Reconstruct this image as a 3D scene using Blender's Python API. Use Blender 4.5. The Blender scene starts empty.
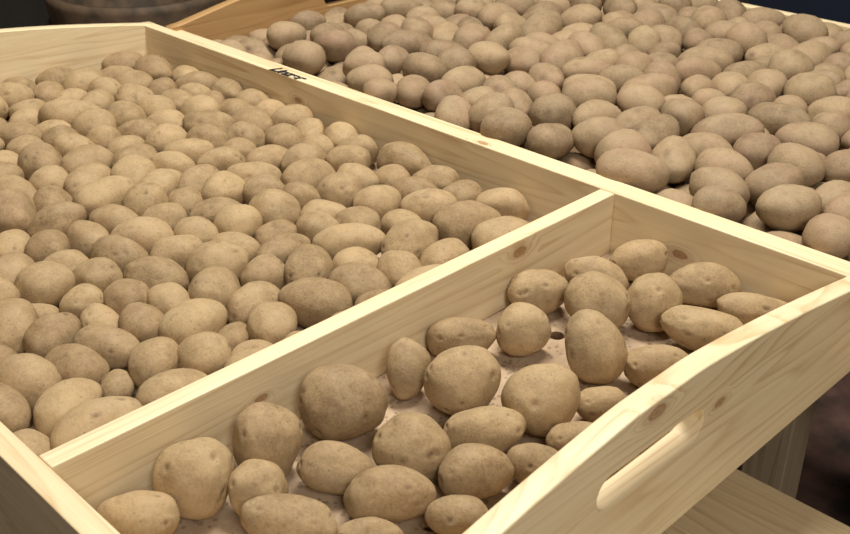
import bpy, math, random, numpy as np
from mathutils import Matrix, Vector, noise
random.seed(7); rng=np.random.default_rng(11)
W=.55; D=.787; LX=1.008; H=.06; T=.016
scene=bpy.context.scene
# ------------------------------------------------------------ materials
def newmat(name):
    m=bpy.data.materials.new(name); m.use_nodes=True
    nt=m.node_tree; b=nt.nodes['Principled BSDF']; return m,nt,b
def N(nt,t,**k):
    n=nt.nodes.new(t)
    for a,v in k.items(): setattr(n,a,v)
    return n
def ramp(nt,stops):
    r=N(nt,'ShaderNodeValToRGB'); e=r.color_ramp.elements
    while len(e)<len(stops): e.new(.5)
    for i,(p,c) in enumerate(stops): e[i].position=p; e[i].color=(*c,1)
    return r
def wood(name,axis,light,dark,off=0.,knots=(),rough=.45):
    m,nt,b=newmat(name); L=nt.links.new
    tc=N(nt,'ShaderNodeTexCoord')
    mp=N(nt,'ShaderNodeMapping'); L(tc.outputs['Object'],mp.inputs[0])
    sc={'X':(.8,17,17),'Y':(17,.8,17),'Z':(17,17,.8)}[axis]
    mp.inputs['Scale'].default_value=sc; mp.inputs['Location'].default_value=(off,off*1.7,off*.6)
    n1=N(nt,'ShaderNodeTexNoise'); n1.inputs['Scale'].default_value=1.1; n1.inputs['Detail'].default_value=2; n1.inputs['Distortion'].default_value=.4
    L(mp.outputs[0],n1.inputs[0]); ringsrc=n1.outputs[0]
    dist=None
    st={'X':(.5,1,1),'Y':(1,.5,1),'Z':(1,1,.5)}[axis]
    for kx,ky,kz,kr_ in knots:
        sb=N(nt,'ShaderNodeVectorMath',operation='SUBTRACT'); L(tc.outputs['Object'],sb.inputs[0]); sb.inputs[1].default_value=(kx,ky,kz)
        ml=N(nt,'ShaderNodeVectorMath',operation='MULTIPLY'); L(sb.outputs[0],ml.inputs[0]); ml.inputs[1].default_value=tuple(q/kr_ for q in st)
        ln=N(nt,'ShaderNodeVectorMath',operation='LENGTH'); L(ml.outputs[0],ln.inputs[0])
        if dist is None: dist=ln.outputs['Value']
        else:
            mn=N(nt,'ShaderNodeMath',operation='MINIMUM'); L(dist,mn.inputs[0]); L(ln.outputs['Value'],mn.inputs[1]); dist=mn.outputs[0]
    if dist is not None:
        nk=N(nt,'ShaderNodeTexNoise'); nk.inputs['Scale'].default_value=260; L(tc.outputs['Object'],nk.inputs[0])
        sc_=N(nt,'ShaderNodeMath',operation='MULTIPLY'); L(dist,sc_.inputs[0]); sc_.inputs[1].default_value=.1
        nj=N(nt,'ShaderNodeMath',operation='MULTIPLY_ADD'); L(nk.outputs[0],nj.inputs[0]); nj.inputs[1].default_value=.06; L(sc_.outputs[0],nj.inputs[2])
        nj2=N(nt,'ShaderNodeMath',operation='SUBTRACT'); L(nj.outputs[0],nj2.inputs[0]); nj2.inputs[1].default_value=.03; dist=nj2.outputs[0]
        kd=ramp(nt,[(0,(1,1,1)),(.4,(0,0,0))]); kd.color_ramp.interpolation='EASE'; L(dist,kd.inputs[0])
        ad=N(nt,'ShaderNodeMath',operation='MULTIPLY_ADD'); L(kd.outputs[0],ad.inputs[0]); ad.inputs[1].default_value=.14; L(ringsrc,ad.inputs[2]); ringsrc=ad.outputs[0]
    mul=N(nt,'ShaderNodeMath',operation='MULTIPLY'); mul.inputs[1].default_value=18; L(ringsrc,mul.inputs[0])
    fr=N(nt,'ShaderNodeMath',operation='FRACT'); L(mul.outputs[0],fr.inputs[0])
    rg=ramp(nt,[(0,(0,0,0)),(.55,(.25,.25,.25)),(.86,(1,1,1)),(1,(0,0,0))]); L(fr.outputs[0],rg.inputs[0])
    n2=N(nt,'ShaderNodeTexNoise'); n2.inputs['Scale'].default_value=9; n2.inputs['Detail'].default_value=6; n2.inputs['Roughness'].default_value=.65
    L(mp.outputs[0],n2.inputs[0])
    n4=N(nt,'ShaderNodeTexNoise'); n4.inputs['Scale'].default_value=6; n4.inputs['Detail'].default_value=2; L(tc.outputs['Object'],n4.inputs[0])
    amp=N(nt,'ShaderNodeMath',operation='MULTIPLY'); L(rg.outputs[0],amp.inputs[0]); L(n4.outputs[0],amp.inputs[1])
    mx=N(nt,'ShaderNodeMath',operation='MULTIPLY_ADD'); L(amp.outputs[0],mx.inputs[0]); mx.inputs[1].default_value=.9
    m3=N(nt,'ShaderNodeMath',operation='MULTIPLY_ADD'); m3.inputs[1].default_value=1.15; m3.inputs[2].default_value=-.40; L(n2.outputs[0],m3.inputs[0]); L(m3.outputs[0],mx.inputs[2])
    r=ramp(nt,[(0.05,light),(.45,tuple(.64*a+.36*c for a,c in zip(light,dark))),(.92,dark)])
    L(mx.outputs[0],r.inputs[0]); col=r.outputs[0]
    if dist is not None:
        kr=ramp(nt,[(0.0,(.9,.9,.9)),(.06,(.65,.65,.65)),(.09,(.9,.9,.9)),(.12,(.3,.3,.3)),(.24,(0,0,0))]); L(dist,kr.inputs[0])
        mc=N(nt,'ShaderNodeMix',data_type='RGBA'); L(kr.outputs[0],mc.inputs[0]); L(col,mc.inputs[6]); mc.inputs[7].default_value=(.32,.15,.06,1)
        col=mc.outputs[2]
    L(col,b.inputs['Base Color']); b.inputs['Roughness'].default_value=rough; b.inputs['Specular IOR Level'].default_value=.45
    bp=N(nt,'ShaderNodeBump'); bp.inputs['Strength'].default_value=.2; bp.inputs['Distance'].default_value=.002
    L(n2.outputs[0],bp.inputs['Height']); L(bp.outputs[0],b.inputs['Normal'])
    return m
PL=(.86,.73,.50); PD=(.60,.42,.22)
woodX=wood('pine_grain_x','X',PL,PD,.37,[(.62,.556,.06,.003),(.86,.55,.024,.0035),(.33,.55,.035,.003)])
woodDiv=wood('pine_divider','Y',PL,PD,1.9,[(D,.4186,.048,.004),(D,.15,.034,.0024)])
woodY=wood('pine_grain_y','Y',PL,PD,6.6,[(0,.2,.05,.003)])
woodY2=wood('pine_panel','Y',(.87,.74,.51),(.62,.44,.235),4.3,[(LX+T,.338,.056,.0026),(LX+T,.262,.087,.0042)])
woodX2=wood('pine_grain_x_b','X',(.84,.70,.47),(.57,.39,.20),7.1,[(.5,0,.03,.003)])
orangeW=wood('aged_pine','Y',(.50,.31,.14),(.33,.18,.07),2.2)
benchW=wood('bench_plank','X',(.80,.62,.38),(.54,.37,.19),5.5)
legW=wood('post_wood','Z',(.42,.33,.22),(.26,.19,.12),3.1)
def simple(name,c,rough=.7,ns=0,c2=None,bump=0):
    m,nt,b=newmat(name); b.inputs['Roughness'].default_value=rough
    if ns:
        tc=N(nt,'ShaderNodeTexCoord'); n=N(nt,'ShaderNodeTexNoise'); n.inputs['Scale'].default_value=ns; n.inputs['Detail'].default_value=6
        nt.links.new(tc.outputs['Object'],n.inputs[0]); r=ramp(nt,[(.35,c),(.65,c2)]); nt.links.new(n.outputs[0],r.inputs[0]); nt.links.new(r.outputs[0],b.inputs['Base Color'])
        if bump:
            bp=N(nt,'ShaderNodeBump'); bp.inputs['Strength'].default_value=bump; bp.inputs['Distance'].default_value=.003
            nt.links.new(n.outputs[0],bp.inputs['Height']); nt.links.new(bp.outputs[0],b.inputs['Normal'])
    else: b.inputs['Base Color'].default_value=(*c,1)
    return m
def board_mat():
    m,nt,b=newmat('hardboard'); L=nt.links.new; b.inputs['Roughness'].default_value=.85
    tc=N(nt,'ShaderNodeTexCoord'); n=N(nt,'ShaderNodeTexNoise'); n.inputs['Scale'].default_value=26; n.inputs['Detail'].default_value=8; n.inputs['Roughness'].default_value=.75
    L(tc.outputs['Object'],n.inputs[0]); r=ramp(nt,[(.3,(.31,.215,.14)),(.5,(.45,.33,.225)),(.7,(.57,.44,.32))]); L(n.outputs[0],r.inputs[0])
    v=N(nt,'ShaderNodeTexVoronoi'); v.inputs['Scale'].default_value=190; L(tc.outputs['Object'],v.inputs[0])
    n3=N(nt,'ShaderNodeTexNoise'); n3.inputs['Scale'].default_value=35; L(tc.outputs['Object'],n3.inputs[0])
    lt=N(nt,'ShaderNodeMath',operation='MULTIPLY_ADD'); L(n3.outputs[0],lt.inputs[0]); lt.inputs[1].default_value=1.1; lt.inputs[2].default_value=-.28
    cmp=N(nt,'ShaderNodeMath',operation='LESS_THAN'); L(v.outputs['Distance'],cmp.inputs[0]); L(lt.outputs[0],cmp.inputs[1])
    mm=N(nt,'ShaderNodeMath',operation='MULTIPLY'); L(cmp.outputs[0],mm.inputs[0]); mm.inputs[1].default_value=.6
    mx=N(nt,'ShaderNodeMix',data_type='RGBA'); L(mm.outputs[0],mx.inputs[0]); L(r.outputs[0],mx.inputs[6]); mx.inputs[7].default_value=(.17,.115,.07,1)
    L(mx.outputs[2],b.inputs['Base Color'])
    return m
baseM=board_mat()
def potato_mat(name,lo,hi,pink,dust):
    m,nt,b=newmat(name); L=nt.links.new
    at=N(nt,'ShaderNodeAttribute'); at.attribute_name='pcol'
    sep=N(nt,'ShaderNodeSeparateColor'); L(at.outputs['Color'],sep.inputs[0])
    tc=N(nt,'ShaderNodeTexCoord')
    n1=N(nt,'ShaderNodeTexNoise'); n1.inputs['Scale'].default_value=75; n1.inputs['Detail'].default_value=7; n1.inputs['Roughness'].default_value=.7; L(tc.outputs['Object'],n1.inputs[0])
    n2=N(nt,'ShaderNodeTexNoise'); n2.inputs['Scale'].default_value=520; n2.inputs['Detail'].default_value=4; n2.inputs['Roughness'].default_value=.7; L(tc.outputs['Object'],n2.inputs[0])
    a=N(nt,'ShaderNodeMath',operation='MULTIPLY_ADD'); L(n1.outputs[0],a.inputs[0]); a.inputs[1].default_value=1.0
    t=N(nt,'ShaderNodeMath',operation='MULTIPLY_ADD'); L(sep.outputs[0],t.inputs[0]); t.inputs[1].default_value=.42; t.inputs[2].default_value=-.43
    L(t.outputs[0],a.inputs[2])
    a2=N(nt,'ShaderNodeMath',operation='MULTIPLY_ADD'); L(n2.outputs[0],a2.inputs[0]); a2.inputs[1].default_value=.75; L(a.outputs[0],a2.inputs[2])
    r=ramp(nt,[(.22,lo),(.9,hi)]); L(a2.outputs[0],r.inputs[0])
    mp=N(nt,'ShaderNodeMix',data_type='RGBA'); L(sep.outputs[2],mp.inputs[0]); L(r.outputs[0],mp.inputs[6]); mp.inputs[7].default_value=(*pink,1)
    n5=N(nt,'ShaderNodeTexNoise'); n5.inputs['Scale'].default_value=30; n5.inputs['Detail'].default_value=8; n5.inputs['Roughness'].default_value=.75; L(tc.outputs['Object'],n5.inputs[0])
    dr=ramp(nt,[(.46,(0,0,0)),(.70,(.5,.5,.5))]); L(n5.outputs[0],dr.inputs[0])
    md=N(nt,'ShaderNodeMix',data_type='RGBA'); L(dr.outputs[0],md.inputs[0]); L(mp.outputs[2],md.inputs[6]); md.inputs[7].default_value=(*dust,1)
    n6=N(nt,'ShaderNodeTexNoise'); n6.inputs['Scale'].default_value=95; n6.inputs['Detail'].default_value=8; n6.inputs['Roughness'].default_value=.8; n6.inputs['Distortion'].default_value=.8; L(tc.outputs['Object'],n6.inputs[0])
    s6=ramp(nt,[(.58,(0,0,0)),(.69,(.65,.65,.65))]); L(n6.outputs[0],s6.inputs[0])
    m6=N(nt,'ShaderNodeMix',data_type='RGBA'); L(s6.outputs[0],m6.inputs[0]); L(md.outputs[2],m6.inputs[6]); m6.inputs[7].default_value=(.17,.115,.065,1)
    v=N(nt,'ShaderNodeTexVoronoi'); v.inputs['Scale'].default_value=170; L(tc.outputs['Object'],v.inputs[0])
    sr=ramp(nt,[(0,(.75,.75,.75)),(.17,(0,0,0))]); L(v.outputs['Distance'],sr.inputs[0])
    ms=N(nt,'ShaderNodeMix',data_type='RGBA'); L(sr.outputs[0],ms.inputs[0]); L(m6.outputs[2],ms.inputs[6]); ms.inputs[7].default_value=(.13,.085,.05,1)
    me=N(nt,'ShaderNodeMix',data_type='RGBA'); L(sep.outputs[1],me.inputs[0]); L(ms.outputs[2],me.inputs[6]); me.inputs[7].default_value=(.08,.048,.03,1)
    L(me.outputs[2],b.inputs['Base Color']); b.inputs['Roughness'].default_value=.68; b.inputs['Specular IOR Level'].default_value=.3
    hb=N(nt,'ShaderNodeMath',operation='ADD'); L(n1.outputs[0],hb.inputs[0]); L(n2.outputs[0],hb.inputs[1])
    bp=N(nt,'ShaderNodeBump'); bp.inputs['Strength'].default_value=.34; bp.inputs['Distance'].default_value=.0015; L(hb.outputs[0],bp.inputs['Height']); L(bp.outputs[0],b.inputs['Normal'])
    return m
potA=potato_mat('potato_skin',(.19,.124,.062),(.465,.335,.188),(.38,.235,.145),(.465,.36,.23))
potB=potato_mat('potato_skin_red',(.16,.108,.062),(.39,.285,.172),(.34,.205,.145),(.39,.31,.21))
# ------------------------------------------------------------ helpers
def empty(name):
    e=bpy.data.objects.new(name,None); scene.collection.objects.link(e); return e
def addmesh(name,me,mat,parent=None):
    o=bpy.data.objects.new(name,me); scene.collection.objects.link(o)
    if mat: me.materials.append(mat)
    if parent: o.parent=parent
    return o
def box(name,lo,hi,mat,parent=None,bev=.0012):
    import bmesh
    bm=bmesh.new(); bmesh.ops.create_cube(bm,size=1)
    for v in bm.verts:
        v.co=Vector([(lo[i]+hi[i])/2+v.co[i]*(hi[i]-lo[i]) for i in range(3)])
    if bev: bmesh.ops.bevel(bm,geom=bm.edges[:],offset=bev,segments=2,affect='EDGES',profile=.5)
    me=bpy.data.meshes.new(name); bm.to_mesh(me); bm.free()
    return addmesh(name,me,mat,parent)
def cutplate(name,outer,holes,thick,M,mat,parent,bev=.001):
    cu=bpy.data.curves.new(name,'CURVE'); cu.dimensions='2D'; cu.fill_mode='BOTH'; cu.extrude=thick/2-bev; cu.bevel_depth=bev; cu.bevel_resolution=1
    cu.offset=-bev
    for pts in [outer]+holes:
        s=cu.splines.new('POLY'); s.points.add(len(pts)-1); s.use_cyclic_u=True
        for p,q in zip(s.points,pts): p.co=(q[0],q[1],0,1)
    tmp=bpy.data.objects.new('tmp',cu); scene.collection.objects.link(tmp)
    bpy.context.view_layer.update()
    dg=bpy.context.evaluated_depsgraph_get()
    me=bpy.data.meshes.new_from_object(tmp.evaluated_get(dg)); me.transform(M)
    bpy.data.objects.remove(tmp); me.name=name; me.materials.clear()
    return addmesh(name,me,mat,parent)
def YZ(x): return Matrix(((0,0,1,x),(1,0,0,0),(0,1,0,0),(0,0,0,1)))
def hump(t):
    s=min(1,max(0,min(t,1-t)*2-.03)/.85)
    return .035*(.4*math.sin(s*math.pi/2)+.6*s)
def endpanel(name,x,w,y0,zb,slot,mat,parent,hs=1.,htop=H):
    pts=[(y0-T,zb),(y0+w+T,zb)]
    n=40
    for i in range(n+1):
        t=1-i/n; pts.append((y0-T+t*(w+2*T),htop+hs*hump(t)))
    holes=[]
    if slot:
        c=y0+w/2-.011; hl=.055; r=.012; zc=htop-.008
        h=[]
        for k in range(13):
            a=math.pi/2+math.pi*k/12; h.append((c-hl+r+r*math.cos(a),zc+r*math.sin(a)))
        for k in range(13):
            a=-math.pi/2+math.pi*k/12; h.append((c+hl-r+r*math.cos(a),zc+r*math.sin(a)))
        holes=[h]
    return cutplate(name,pts,holes,T,YZ(x),mat,parent,.001)
# ------------------------------------------------------------ tray A
ZB=-.022
tray=empty('potato_tray')
box('side_rail_far',(-T,W,ZB),(LX+T,W+T,H),woodX,tray,.001)
box('side_rail_near',(-T,-T,ZB),(LX+T,0,H),woodX2,tray,.001)
endpanel('end_panel_handle',LX+T/2+.0004,W,0,ZB,True,woodY2,tray)
endpanel('end_panel_back',-T/2-.0004,W,0,ZB,True,woodY,tray)
box('divider',(D-T,.0005,0),(D,W-.0005,H-.0005),woodDiv,tray,.001)
hs=[]
for (hx,hy) in [(.845,.40),(.93,.17),(.2,.15),(.2,.4),(.5,.15),(.5,.4)]:
    hs.append([(hx+.0065*math.cos(a*math.pi/10),hy+.0065*math.sin(a*math.pi/10)) for a in range(20)])
cutplate('base_board',[(.0,.0),(LX,.0),(LX,W),(.0,W)],hs,.008,Matrix.Translation((0,0,-.004)),baseM,tray,.0003)
for i,y in enumerate((.03,.26,.50)): box('base_batten_%d'%(i+1),(.001,y,ZB+.001),(LX-.001,y+.03,-.0085),woodX2,tray)
tx=bpy.data.curves.new('marker','FONT'); tx.body='Linzer'; tx.size=.021; tx.shear=.35; tx.extrude=.00015; tx.offset=.0008
to=bpy.data.objects.new('t',tx); scene.collection.objects.link(to); bpy.context.view_layer.update()
tm=bpy.data.meshes.new_from_object(to.evaluated_get(bpy.context.evaluated_depsgraph_get())); bpy.data.objects.remove(to)
tm.transform(Matrix.Translation((.275,W+.001,H+.0003))@Matrix.Diagonal((1.1,.9,1,1))); tm.materials.clear()
addmesh('marker_writing',tm,simple('marker_ink',(.015,.015,.02),.5),tray)
# ------------------------------------------------------------ tray B
YB=W+T+.004+T; WB=.64; XB0=.035; XB1=1.16
trB=empty('potato_tray.001')
box('side_rail_near',(XB0-T,YB-T,ZB),(XB1+T,YB,H-.006),woodX2,trB,.001)
box('side_rail_far',(XB0-T,YB+WB,ZB),(XB1+T,YB+WB+T,H),woodX,trB,.001)
endpanel('end_panel_back',XB0-T/2-.0004,WB,YB,ZB,True,orangeW,trB,1.2,H)
endpanel('end_panel_handle',XB1+T/2+.0004,WB,YB,ZB,True,woodY2,trB)
box('base_board',(XB0,YB,-.008),(XB1,YB+WB,0),baseM,trB,0)
# ------------------------------------------------------------ potatoes
import bmesh
def ico(sub):
    bm=bmesh.new(); bmesh.ops.create_icosphere(bm,subdivisions=sub,radius=1)
    v=np.array([x.co[:] for x in bm.verts]); f=np.array([[q.index for q in p.verts] for p in bm.faces]); bm.free(); return v,f
def shapes(sub,n,seed):
    v,f=ico(sub); rs=random.Random(seed); out=[]
    for k in range(n):
        o=Vector((rs.uniform(-50,50),rs.uniform(-50,50),rs.uniform(-50,50)))
        amp=rs.uniform(.09,.16)
        nz=np.array([noise.noise(Vector(p)*1.0+o)*amp+noise.noise(Vector(p)*2.4+o)*.032+noise.noise(Vector(p)*5+o)*.007 for p in v])
        mask=np.zeros(len(v)); dz=np.zeros(len(v))
        for e in range(rs.randint(8,13)):
            d=np.array([rs.gauss(0,1.2),rs.gauss(0,1),rs.gauss(0,1)]); d/=np.linalg.norm(d)
            dd=v-d; r2=(dd**2).sum(1); s=rs.uniform(.06,.105)
            g=np.exp(-r2/(s*s)); dz-=.05*g; dz+=.012*np.exp(-((np.sqrt(r2)-.18)/.07)**2)
            mask=np.maximum(mask,np.exp(-r2/(.5*s*s))*rs.uniform(.4,.95))
        p=np.sign(v)*np.abs(v)**.95
        p=p*(1+nz+dz)[:,None]
        tp=rs.uniform(-.14,.14); bend=rs.uniform(-.13,.13)
        p[:,1:]*=(1+tp*v[:,0])[:,None]; p[:,1]+=bend*(v[:,0]**2-.33)
        p/= (np.abs(p).max(0))[None,:]*.6+.4
        out.append((p,mask,np.clip(nz/amp,-1,1)))
    return out,f
def build_pile(name,items,sub,mat,pinkf,seed=3,nshape=14):
    sh,f=shapes(sub,nshape,seed); rs=random.Random(seed+1)
    V=[];Fc=[];Cc=[];off=0
    for (c,axes,semi) in items:
        p,mask,nz=sh[rs.randrange(nshape)]
        q=p.copy()
        if rs.random()<.5: q[:,0]*=-1; q[:,1]*=-1
        if rs.random()<.5: q[:,1]*=-1; q[:,2]*=-1
        q=q*np.array(semi)[None,:]
        V.append(q@np.array(axes)+np.array(c)[None,:]); Fc.append(f+off); off+=len(q)
        pk=pinkf*rs.random(); col=np.zeros((len(q),4)); col[:,0]=rs.random(); col[:,1]=mask*.9
        col[:,2]=np.clip(pk*(.5+.9*nz),0,1); col[:,3]=1; Cc.append(col)
    V=np.concatenate(V);Fc=np.concatenate(Fc);Cc=np.concatenate(Cc)
    me=bpy.data.meshes.new(name); me.vertices.add(len(V)); me.vertices.foreach_set('co',V.ravel().astype(np.float32))
    me.loops.add(Fc.size); me.loops.foreach_set('vertex_index',Fc.ravel().astype(np.int32))
    me.polygons.add(len(Fc)); me.polygons.foreach_set('loop_start',np.arange(0,Fc.size,3,dtype=np.int32))
    me.polygons.foreach_set('use_smooth',np.ones(len(Fc),dtype=bool))
    me.update(calc_edges=True); me.validate()
    ca=me.color_attributes.new('pcol','FLOAT_COLOR','POINT'); ca.data.foreach_set('color',Cc.ravel().astype(np.float32))
    return addmesh(name,me,mat)
def simulate(n,bounds,bm,seed,seeds=(),steps=150,zmax=.3,asp=(1.12,1.65),sp=None,level=None,drop=1.9):
    r=np.random.default_rng(seed); x0,x1,y0,y1=bounds
    sx0,sx1,sy0,sy1=sp or (x0+.03,x1-.03,y0+.03,y1-.03)
    n+=len(seeds)
    b=r.normal(bm,.0017,n).clip(bm*.84,bm*1.18); a=b*r.uniform(*asp,n)
    c=np.stack([r.uniform(sx0,sx1,n),r.uniform(sy0,sy1,n),r.uniform(.03,zmax,n)],1)
    ax=r.normal(0,1,(n,3)); ax[:,2]*=.2
    for i,(sx,sy,sa,sb) in enumerate(seeds):
        c[i]=(sx,sy,.024); b[i]=min(sa,sb)*.96; a[i]=max(sa,sb)
        ax[i]=(.7055,.7088,0) if sa>=sb else (-.6,.6,.4)
    ax/=np.linalg.norm(ax,axis=1)[:,None]
    d=(a-.84*b)
    off=np.stack([-d,0*d,d],1)
    rad=np.stack([.84*b,.97*b,.84*b],1).ravel()
    own=np.repeat(np.arange(n),3)
    P=(c[:,None,:]+ax[:,None,:]*off[:,:,None]).reshape(-1,3)
    dropped=False; keep=np.ones(n,dtype=bool)
    for st in range(steps+60):
        g=.0035 if st<steps else .0010
        if st<steps*.88:
            j=r.normal(0,.002,(n,2))
            if level:
                zc=P.reshape(-1,3,3)[:,1,2]; j*=(1+3*np.clip((zc-level)/.01,0,1))[:,None]
            P[:,:2]+=np.repeat(j,3,axis=0)
        P[:,2]-=g
        if st==steps:   # take the few that ride on top of the others out of the tray, then let the rest settle
            zt=P.reshape(-1,3,3)[:,1,2]+b; keep=zt<zt.mean()+drop*zt.std()
            k3=np.repeat(keep,3); P=P[k3]; rad=rad[k3]; off=off[keep]; a=a[keep]; b=b[keep]; n=int(keep.sum()); own=np.repeat(np.arange(n),3)
        sq=(P**2).sum(1); D2=sq[:,None]+sq[None,:]-2*P@P.T
        lim=(rad[:,None]+rad[None,:]+.006)**2
        I,J=np.nonzero(np.triu(D2<lim,1)); k=own[I]!=own[J]; I=I[k];J=J[k]; rr=rad[I]+rad[J]
        for it in range(6):
            dv=P[I]-P[J]; dl=np.sqrt((dv**2).sum(1))+1e-9; pen=rr-dl; m=pen>0
            ii=I[m];jj=J[m]; cor=dv[m]/dl[m][:,None]*(pen[m]*.5)[:,None]*.8
            for ax_ in range(3):
                P[:,ax_]+=np.bincount(ii,cor[:,ax_],len(P))*.7-np.bincount(jj,cor[:,ax_],len(P))*.7
            P[:,0]=np.clip(P[:,0],x0+rad,x1-rad); P[:,1]=np.clip(P[:,1],y0+rad,y1-rad); P[:,2]=np.maximum(P[:,2],rad)
            Q=P.reshape(-1,3,3); cc=Q.mean(1); A=Q[:,2]-Q[:,0]; A/=np.linalg.norm(A,axis=1)[:,None]+1e-9
            A[:,2]*=.985; A/=np.linalg.norm(A,axis=1)[:,None]+1e-9
            P=(cc[:,None,:]+A[:,None,:]*off[:,:,None]).reshape(-1,3)
    Q=P.reshape(-1,3,3); cc=Q.mean(1); A=Q[:,2]-Q[:,0]; A/=np.linalg.norm(A,axis=1)[:,None]
    items=[]
    for i in range(n):
        x=Vector(A[i]); up=Vector((r.normal(0,.25),r.normal(0,.25),1)); z=(up-x*up.dot(x)).normalized(); y=z.cross(x)
        items.append((cc[i],[x[:],y[:],z[:]],(a[i],b[i]*1.07,b[i]*.94)))
    return items
ENC="mu5cuqmr3mmqmt24opnl2oijmo13oioj2utipb3jkbmq77gnnx7jrqmh90rgnea0llmebmpjpe85rpp66wriop5gpmps5toipb48sio246phq74tjeqe6ujfpcagmtnyc0qon3d2siovcvmon8elpjp3ewujq1azphpxcvyiqbejwfqg7xjerb7xierf8ykfq397ieqybupgjj43nlj42utijz2bufjh0unhi32bsift2hmkhz17kggp2gjchb3pnghr4tnjhp62riie3sjcjq54jej45wkega3fjhhf8lth"
rec=[tuple(int(ENC[i+j:i+j+k],36)/1000 for j,k in ((0,2),(2,2),(4,1),(5,1))) for i in range(0,len(ENC),6)]
phis=[0,0,10,0,0,10,0,0,-25,-5,0,0,-30,-10,10,-5,-5,10,0,10,-15,20,20,0,-15,5,0,15,8,0,0,0,0,0]
front=rec[:34]; seeds=rec[34:]
Rv=Vector((.7055,.7088,0)).normalized(); Fv=Vector((-.6246,.6218,-.4723)).normalized(); Uv=Rv.cross(Fv).normalized()
P2=np.array([[r[0],r[1]] for r in front]); S=[]
AX=[]
for (x,y,a,b),ph in zip(front,phis):
    p=math.radians(-ph); u=Rv*math.cos(p)+Uv*math.sin(p); v=-Rv*math.sin(p)+Uv*math.cos(p); w=u.cross(v)
    c=min(a,b)*.95; AX.append((u,v,w)); S.append((a*1.04,b*1.02,c))
def supp(i,d):
    return math.sqrt(sum((S[i][k]*AX[i][k].dot(d))**2 for k in range(3)))
ex,ey,ez=Vector((1,0,0)),Vector((0,1,0)),Vector((0,0,1))
Z=[supp(i,ez) for i in range(34)]
for it in range(200):
    for i in range(34):
        for j in range(i+1,34):
            dv=Vector((P2[j][0]-P2[i][0],P2[j][1]-P2[i][1],Z[j]-Z[i])); l=dv.length; dn=dv/l
            pen=(supp(i,dn)+supp(j,dn))*.94-l
            if pen>0:
                h=Vector((dn.x,dn.y)); h.normalize(); P2[i]-=np.array(h)*pen*.3; P2[j]+=np.array(h)*pen*.3
    for i in range(34):
        sx,sy=supp(i,ex),supp(i,ey)
        P2[i][0]=min(max(P2[i][0],D+sx),LX-sx); P2[i][1]=min(max(P2[i][1],sy),W-sy)
items=[((P2[i][0],P2[i][1],Z[i]),[k[:] for k in AX[i]],(S[i][0],S[i][1],S[i][2])) for i in range(34)]
build_pile('seed_potatoes',items,5,potA,.2,seed=5,nshape=14)
build_pile('seed_potatoes.001',simulate(222,(0,D-T,0,W),.0197,23,seeds,zmax=.16,level=.032,drop=1.75),4,potA,.25,seed=8,nshape=18)
build_pile('seed_potatoes.002',simulate(600,(XB0,XB1,YB,YB+WB),.0214,33,(),150,.34,sp=(XB0+.12,XB1-.03,YB+.03,YB+WB-.03),level=.065,drop=1.75),3,potB,.5,seed=12,nshape=18)
# ------------------------------------------------------------ support table
tb=empty('potting_table')
for i,x in enumerate((.14,.90)): box('cross_beam_%d'%(i+1),(x,-.06,ZB-.06),(x+.05,1.32,ZB-.0005),legW,tb)
for i,(x,y) in enumerate(((.14,.0),(.90,.66),(.14,1.2),(.90,-.04),(.14,.66),(.90,1.22))):
    box('leg_%d'%(i+1),(x,y,-.85),(x+.045,y+.045,ZB-.0605),legW,tb)
bn=empty('plank_bench')
for i in range(5): box('plank_%d'%(i+1),(.2,.02+i*.108,-.195),(1.35,.02+i*.108+.106,-.17),benchW,bn,.002)
for i,x in enumerate((.3,1.2)):
    box('bearer_%d'%(i+1),(x,.02,-.25),(x+.05,.56,-.1955),legW,bn)
    for j,y in enumerate((.03,.50)): box('bench_leg_%d_%d'%(i+1,j+1),(x,y,-.85),(x+.05,y+.05,-.2505),legW,bn)
# ------------------------------------------------------------ room
floorM=simple('dark_floor',(.04,.028,.024),.8,14,(.16,.085,.07),.3)
box('floor',(-3.2,-2.2,-.9),(3,4,-.85),floorM,None,0)
wallM=simple('wall_paint',(.10,.095,.09),.9,3,(.13,.12,.11))
box('wall_back',(-3.2,4,-.85),(3,4.1,1.7),wallM,None,0)
box('wall_left',(-3.3,-2.2,-.85),(-3.2,4,1.7),wallM,None,0)
box('wall_right',(3,-2.2,-.85),(3.1,4,1.7),wallM,None,0)
box('wall_front',(-3.2,-2.3,-.85),(3,-2.2,1.7),wallM,None,0)
box('ceiling',(-3.3,-2.3,1.7),(3.1,4.1,1.75),simple('ceiling_paint',(.5,.48,.44),.9),None,0)
# ------------------------------------------------------------ background things
def lathe(name,prof,mat,parent,c,seg=48):
    V=[];Fa=[]
    for (r,z) in prof:
        for k in range(seg):
            a=2*math.pi*k/seg; V.append((c[0]+r*math.cos(a),c[1]+r*math.sin(a),c[2]+z))
    for i in range(len(prof)-1):
        for k in range(seg):
            Fa.append((i*seg+k,i*seg+(k+1)%seg,(i+1)*seg+(k+1)%seg,(i+1)*seg+k))
    me=bpy.data.meshes.new(name); me.from_pydata(V,[],Fa); me.update()
    for p in me.polygons: p.use_smooth=True
    return addmesh(name,me,mat,parent)
bk=empty('wooden_tub')
bc=(-.72,.96,-.37)
lathe('tub_wall',[(.001,0),(.15,0),(.155,.01),(.19,.28),(.19,.295),(.175,.295),(.17,.28),(.14,.03),(.001,.03)],simple('tub_wood',(.07,.05,.035),.7,25,(.17,.11,.07)),bk,bc)
for i,z in enumerate((.06,.22)):
    r=.152+.038*z/.28+.006
    lathe('hoop_%d'%(i+1),[(r,z-.012),(r+.003,z-.012),(r+.005,z+.012),(r+.001,z+.012)],simple('hoop_metal',(.12,.12,.13),.4),bk,bc)
st=empty('low_bench')
box('top_board',(-1.3,.55,-.41),(-.35,1.5,-.3705),legW,st)
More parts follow.
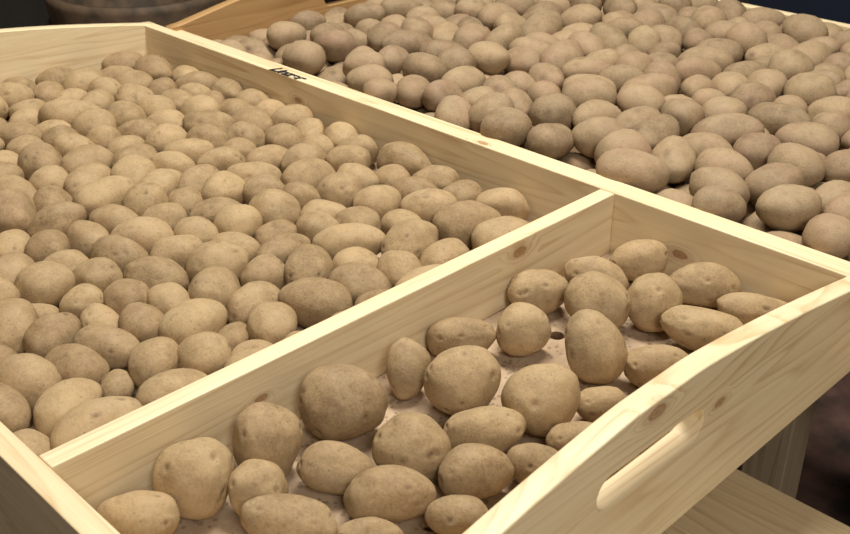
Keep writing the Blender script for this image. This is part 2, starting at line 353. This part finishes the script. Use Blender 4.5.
for i,(x,y) in enumerate(((-1.25,.6),(-.45,.6),(-1.25,1.4),(-.45,1.4))): box('leg_%d'%(i+1),(x,y,-.85),(x+.05,y+.05,-.4105),legW,st)
cr=empty('storage_crate'); cm=simple('navy_plastic',(.012,.018,.035),.45)
cx,cy=.25,1.75
box('crate_base',(cx,cy,-.3),(cx+.9,cy+.4,-.29),cm,cr)
for i,z in enumerate((-.29,-.19,-.09)):
    for j,(lo,hi) in enumerate((((cx,cy),(cx+.9,cy+.012)),((cx,cy+.388),(cx+.9,cy+.4)),((cx,cy+.0125),(cx+.012,cy+.3875)),((cx+.888,cy+.0125),(cx+.9,cy+.3875)))):
        box('slat_%d_%d'%(i+1,j+1),(lo[0],lo[1],z),(hi[0],hi[1],z+.08),cm,cr)
for i,(x,y) in enumerate(((cx+.013,cy+.013),(cx+.858,cy+.013),(cx+.013,cy+.358),(cx+.858,cy+.358))): box('corner_%d'%(i+1),(x,y,-.29),(x+.03,y+.03,-.01),cm,cr)
ct=empty('side_table')
box('table_top',(cx-.1,cy-.05,-.335),(cx+1.1,cy+.5,-.3005),legW,ct)
for i,(x,y) in enumerate(((cx-.05,cy),(cx+1.0,cy),(cx-.05,cy+.4),(cx+1.0,cy+.4))): box('leg_%d'%(i+1),(x,y,-.85),(x+.05,y+.05,-.3355),legW,ct)
# ------------------------------------------------------------ lights
lf=empty('ceiling_light_fixture')
box('housing',(-.05,.55,1.62),(1.05,.85,1.6995),simple('lamp_housing',(.8,.8,.78),.5),lf)
def area(name,loc,tgt,sx,sy,e,col):
    l=bpy.data.lights.new(name,'AREA'); l.shape='RECTANGLE'; l.size=sx; l.size_y=sy; l.energy=e; l.color=col
    o=bpy.data.objects.new(name,l); scene.collection.objects.link(o); o.location=loc
    o.rotation_euler=(Vector(tgt)-Vector(loc)).to_track_quat('-Z','Y').to_euler(); return o
area('ceiling_lamp',(.5,.7,1.6),(.5,.5,0),1.1,.3,42,(1,.94,.81))
area('fill_light',(2.3,-.6,1.4),(.9,.3,-.1),.6,.6,20,(1,.94,.83))  # added fill without a real fixture, brightens the bench and right side
w=bpy.data.worlds.new('world'); scene.world=w; w.use_nodes=True
w.node_tree.nodes['Background'].inputs[0].default_value=(.9,.88,.85,1); w.node_tree.nodes['Background'].inputs[1].default_value=.1
# ------------------------------------------------------------ camera
cam=bpy.data.cameras.new('camera'); co=bpy.data.objects.new('camera',cam); scene.collection.objects.link(co); scene.camera=co
M=Matrix((Rv,Uv,-Fv)).transposed().to_4x4(); M.translation=Vector((1.2858,-.1892,.453)); co.matrix_world=M
cam.sensor_width=36; cam.lens=44.8; cam.clip_start=.02
cam.dof.use_dof=True; cam.dof.focus_distance=.9; cam.dof.aperture_fstop=22
try: scene.view_settings.view_transform='Standard'
except: pass
